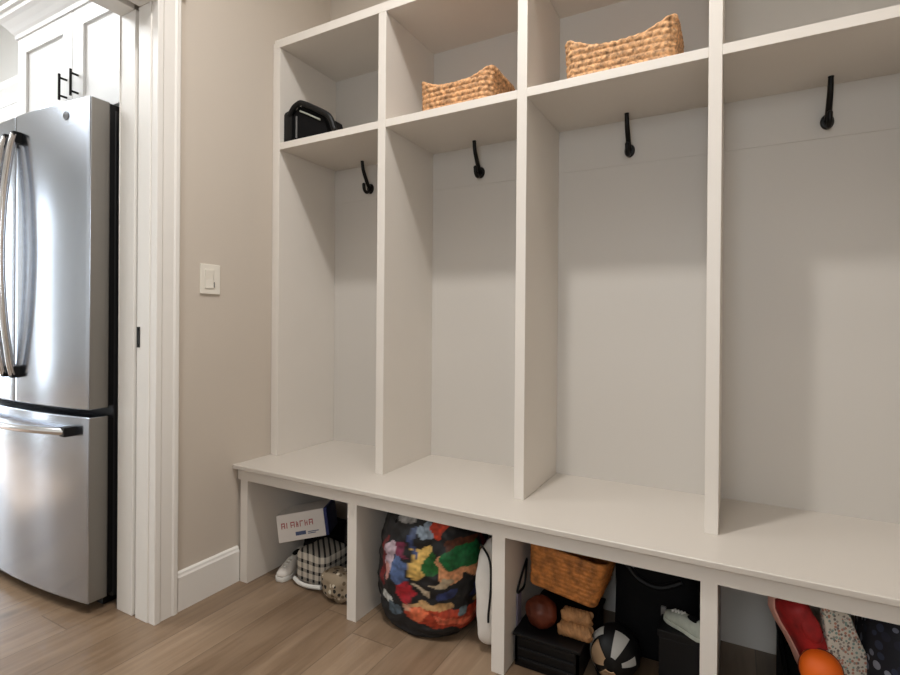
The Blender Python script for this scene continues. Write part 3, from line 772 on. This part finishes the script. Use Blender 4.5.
# the neighbouring wall cabinets, set back
t = thing('wall_cabinet', 'white shallow wall cabinet set back at the left of the fridge cabinet', 'cabinet', (-1.9, .18, 1.40))
bm = nb(); box(bm, -2.60, -1.152, .020, .358, 1.40, 2.27); obj('carcass', bm, 'kcab', t)
shaker(-1.86, -1.235, 1.40, 2.22, .0, -1.80, t); shaker(-2.55, -1.865, 1.40, 2.22, .0, -1.92, t)
bm = nb(); prism(bm, [(.018, 2.22), (.0, 2.225), (-.02, 2.26), (-.045, 2.29), (-.047, 2.325), (.018, 2.325)], 0, -2.60, -1.23); obj('crown_moulding', bm, 'kcab', t)

# ------------------------------------------------------------------ lights
def lamp(name, kind, loc, e, col=(1, 1, 1), **k):
    l = bpy.data.lights.new(name, kind); l.energy = e; l.color = col
    for a, v in k.items(): setattr(l, a, v)
    o = bpy.data.objects.new(name, l); COL.objects.link(o); o.location = loc; return o
WARM = (1, .985, .965)
lamp('ceiling_downlight', 'SPOT', (1.00, -.74, 3.14), 128, WARM, shadow_soft_size=.06, spot_size=math.radians(146), spot_blend=1.0)
lamp('ceiling_downlight_second', 'SPOT', (1.52, -.45, 3.14), 18, WARM, shadow_soft_size=.06, spot_size=math.radians(146), spot_blend=1.0)
lamp('ceiling_fill', 'AREA', (1.1, -1.0, 3.18), 12, WARM, size=1.2)  # added soft overhead fill, no fixture known here
lamp('kitchen_fill', 'AREA', (-2.2, -1.7, 3.18), 95, (.95, .985, 1), size=1.6)  # unseen area light added to brighten the kitchen
sun = lamp('sun', 'SUN', (-8, -2, 6), 20.0, (1, .98, .95), angle=math.radians(.6))
sun.rotation_euler = Vector((math.cos(math.radians(38))*.995, .06, -math.sin(math.radians(38)))).to_track_quat('-Z', 'Y').to_euler()
def portal(loc, rot, sx, sy):
    o = lamp('window_portal', 'AREA', loc, 1, shape='RECTANGLE', size=sx, size_y=sy); o.rotation_euler = rot; o.data.cycles.is_portal = True
portal((1.55, -2.66, 1.6), (PI/2, 0, 0), .8, 1.1)
for a, b in WIN: portal((-4.66, (a+b)/2, 1.285), (PI/2, 0, -PI/2), b-a, 2.33)
w = bpy.data.worlds.new('daylight'); SC.world = w; w.use_nodes = True
w.node_tree.nodes['Background'].inputs[0].default_value = (.88, .95, 1.0, 1)
w.node_tree.nodes['Background'].inputs[1].default_value = 9.0

# ------------------------------------------------------------------ camera
cam = bpy.data.cameras.new('camera'); co = bpy.data.objects.new('camera', cam); COL.objects.link(co)
yaw, pitch, roll = .5003, -.0024, .0080
r = Vector((math.cos(yaw), math.sin(yaw), 0)); fw = Vector((-math.sin(yaw), math.cos(yaw), 0)); u = Vector((0, 0, 1))
fw2 = fw*math.cos(pitch)+u*math.sin(pitch); u2 = u*math.cos(pitch)-fw*math.sin(pitch)
r3 = r*math.cos(roll)+u2*math.sin(roll); u3 = u2*math.cos(roll)-r*math.sin(roll)
mw = Matrix((r3, u3, -fw2)).transposed().to_4x4(); mw.translation = (1.684, -1.3627, 1.0135)
co.matrix_world = mw
cam.sensor_width = 36; cam.lens = 36*517.72/900; cam.shift_y = -12.3/900; cam.clip_start = .02
SC.camera = co
vs = SC.view_settings
vs.view_transform = 'Standard'; vs.look = 'None'; vs.gamma = 1; vs.use_curve_mapping = False; vs.exposure = -.06
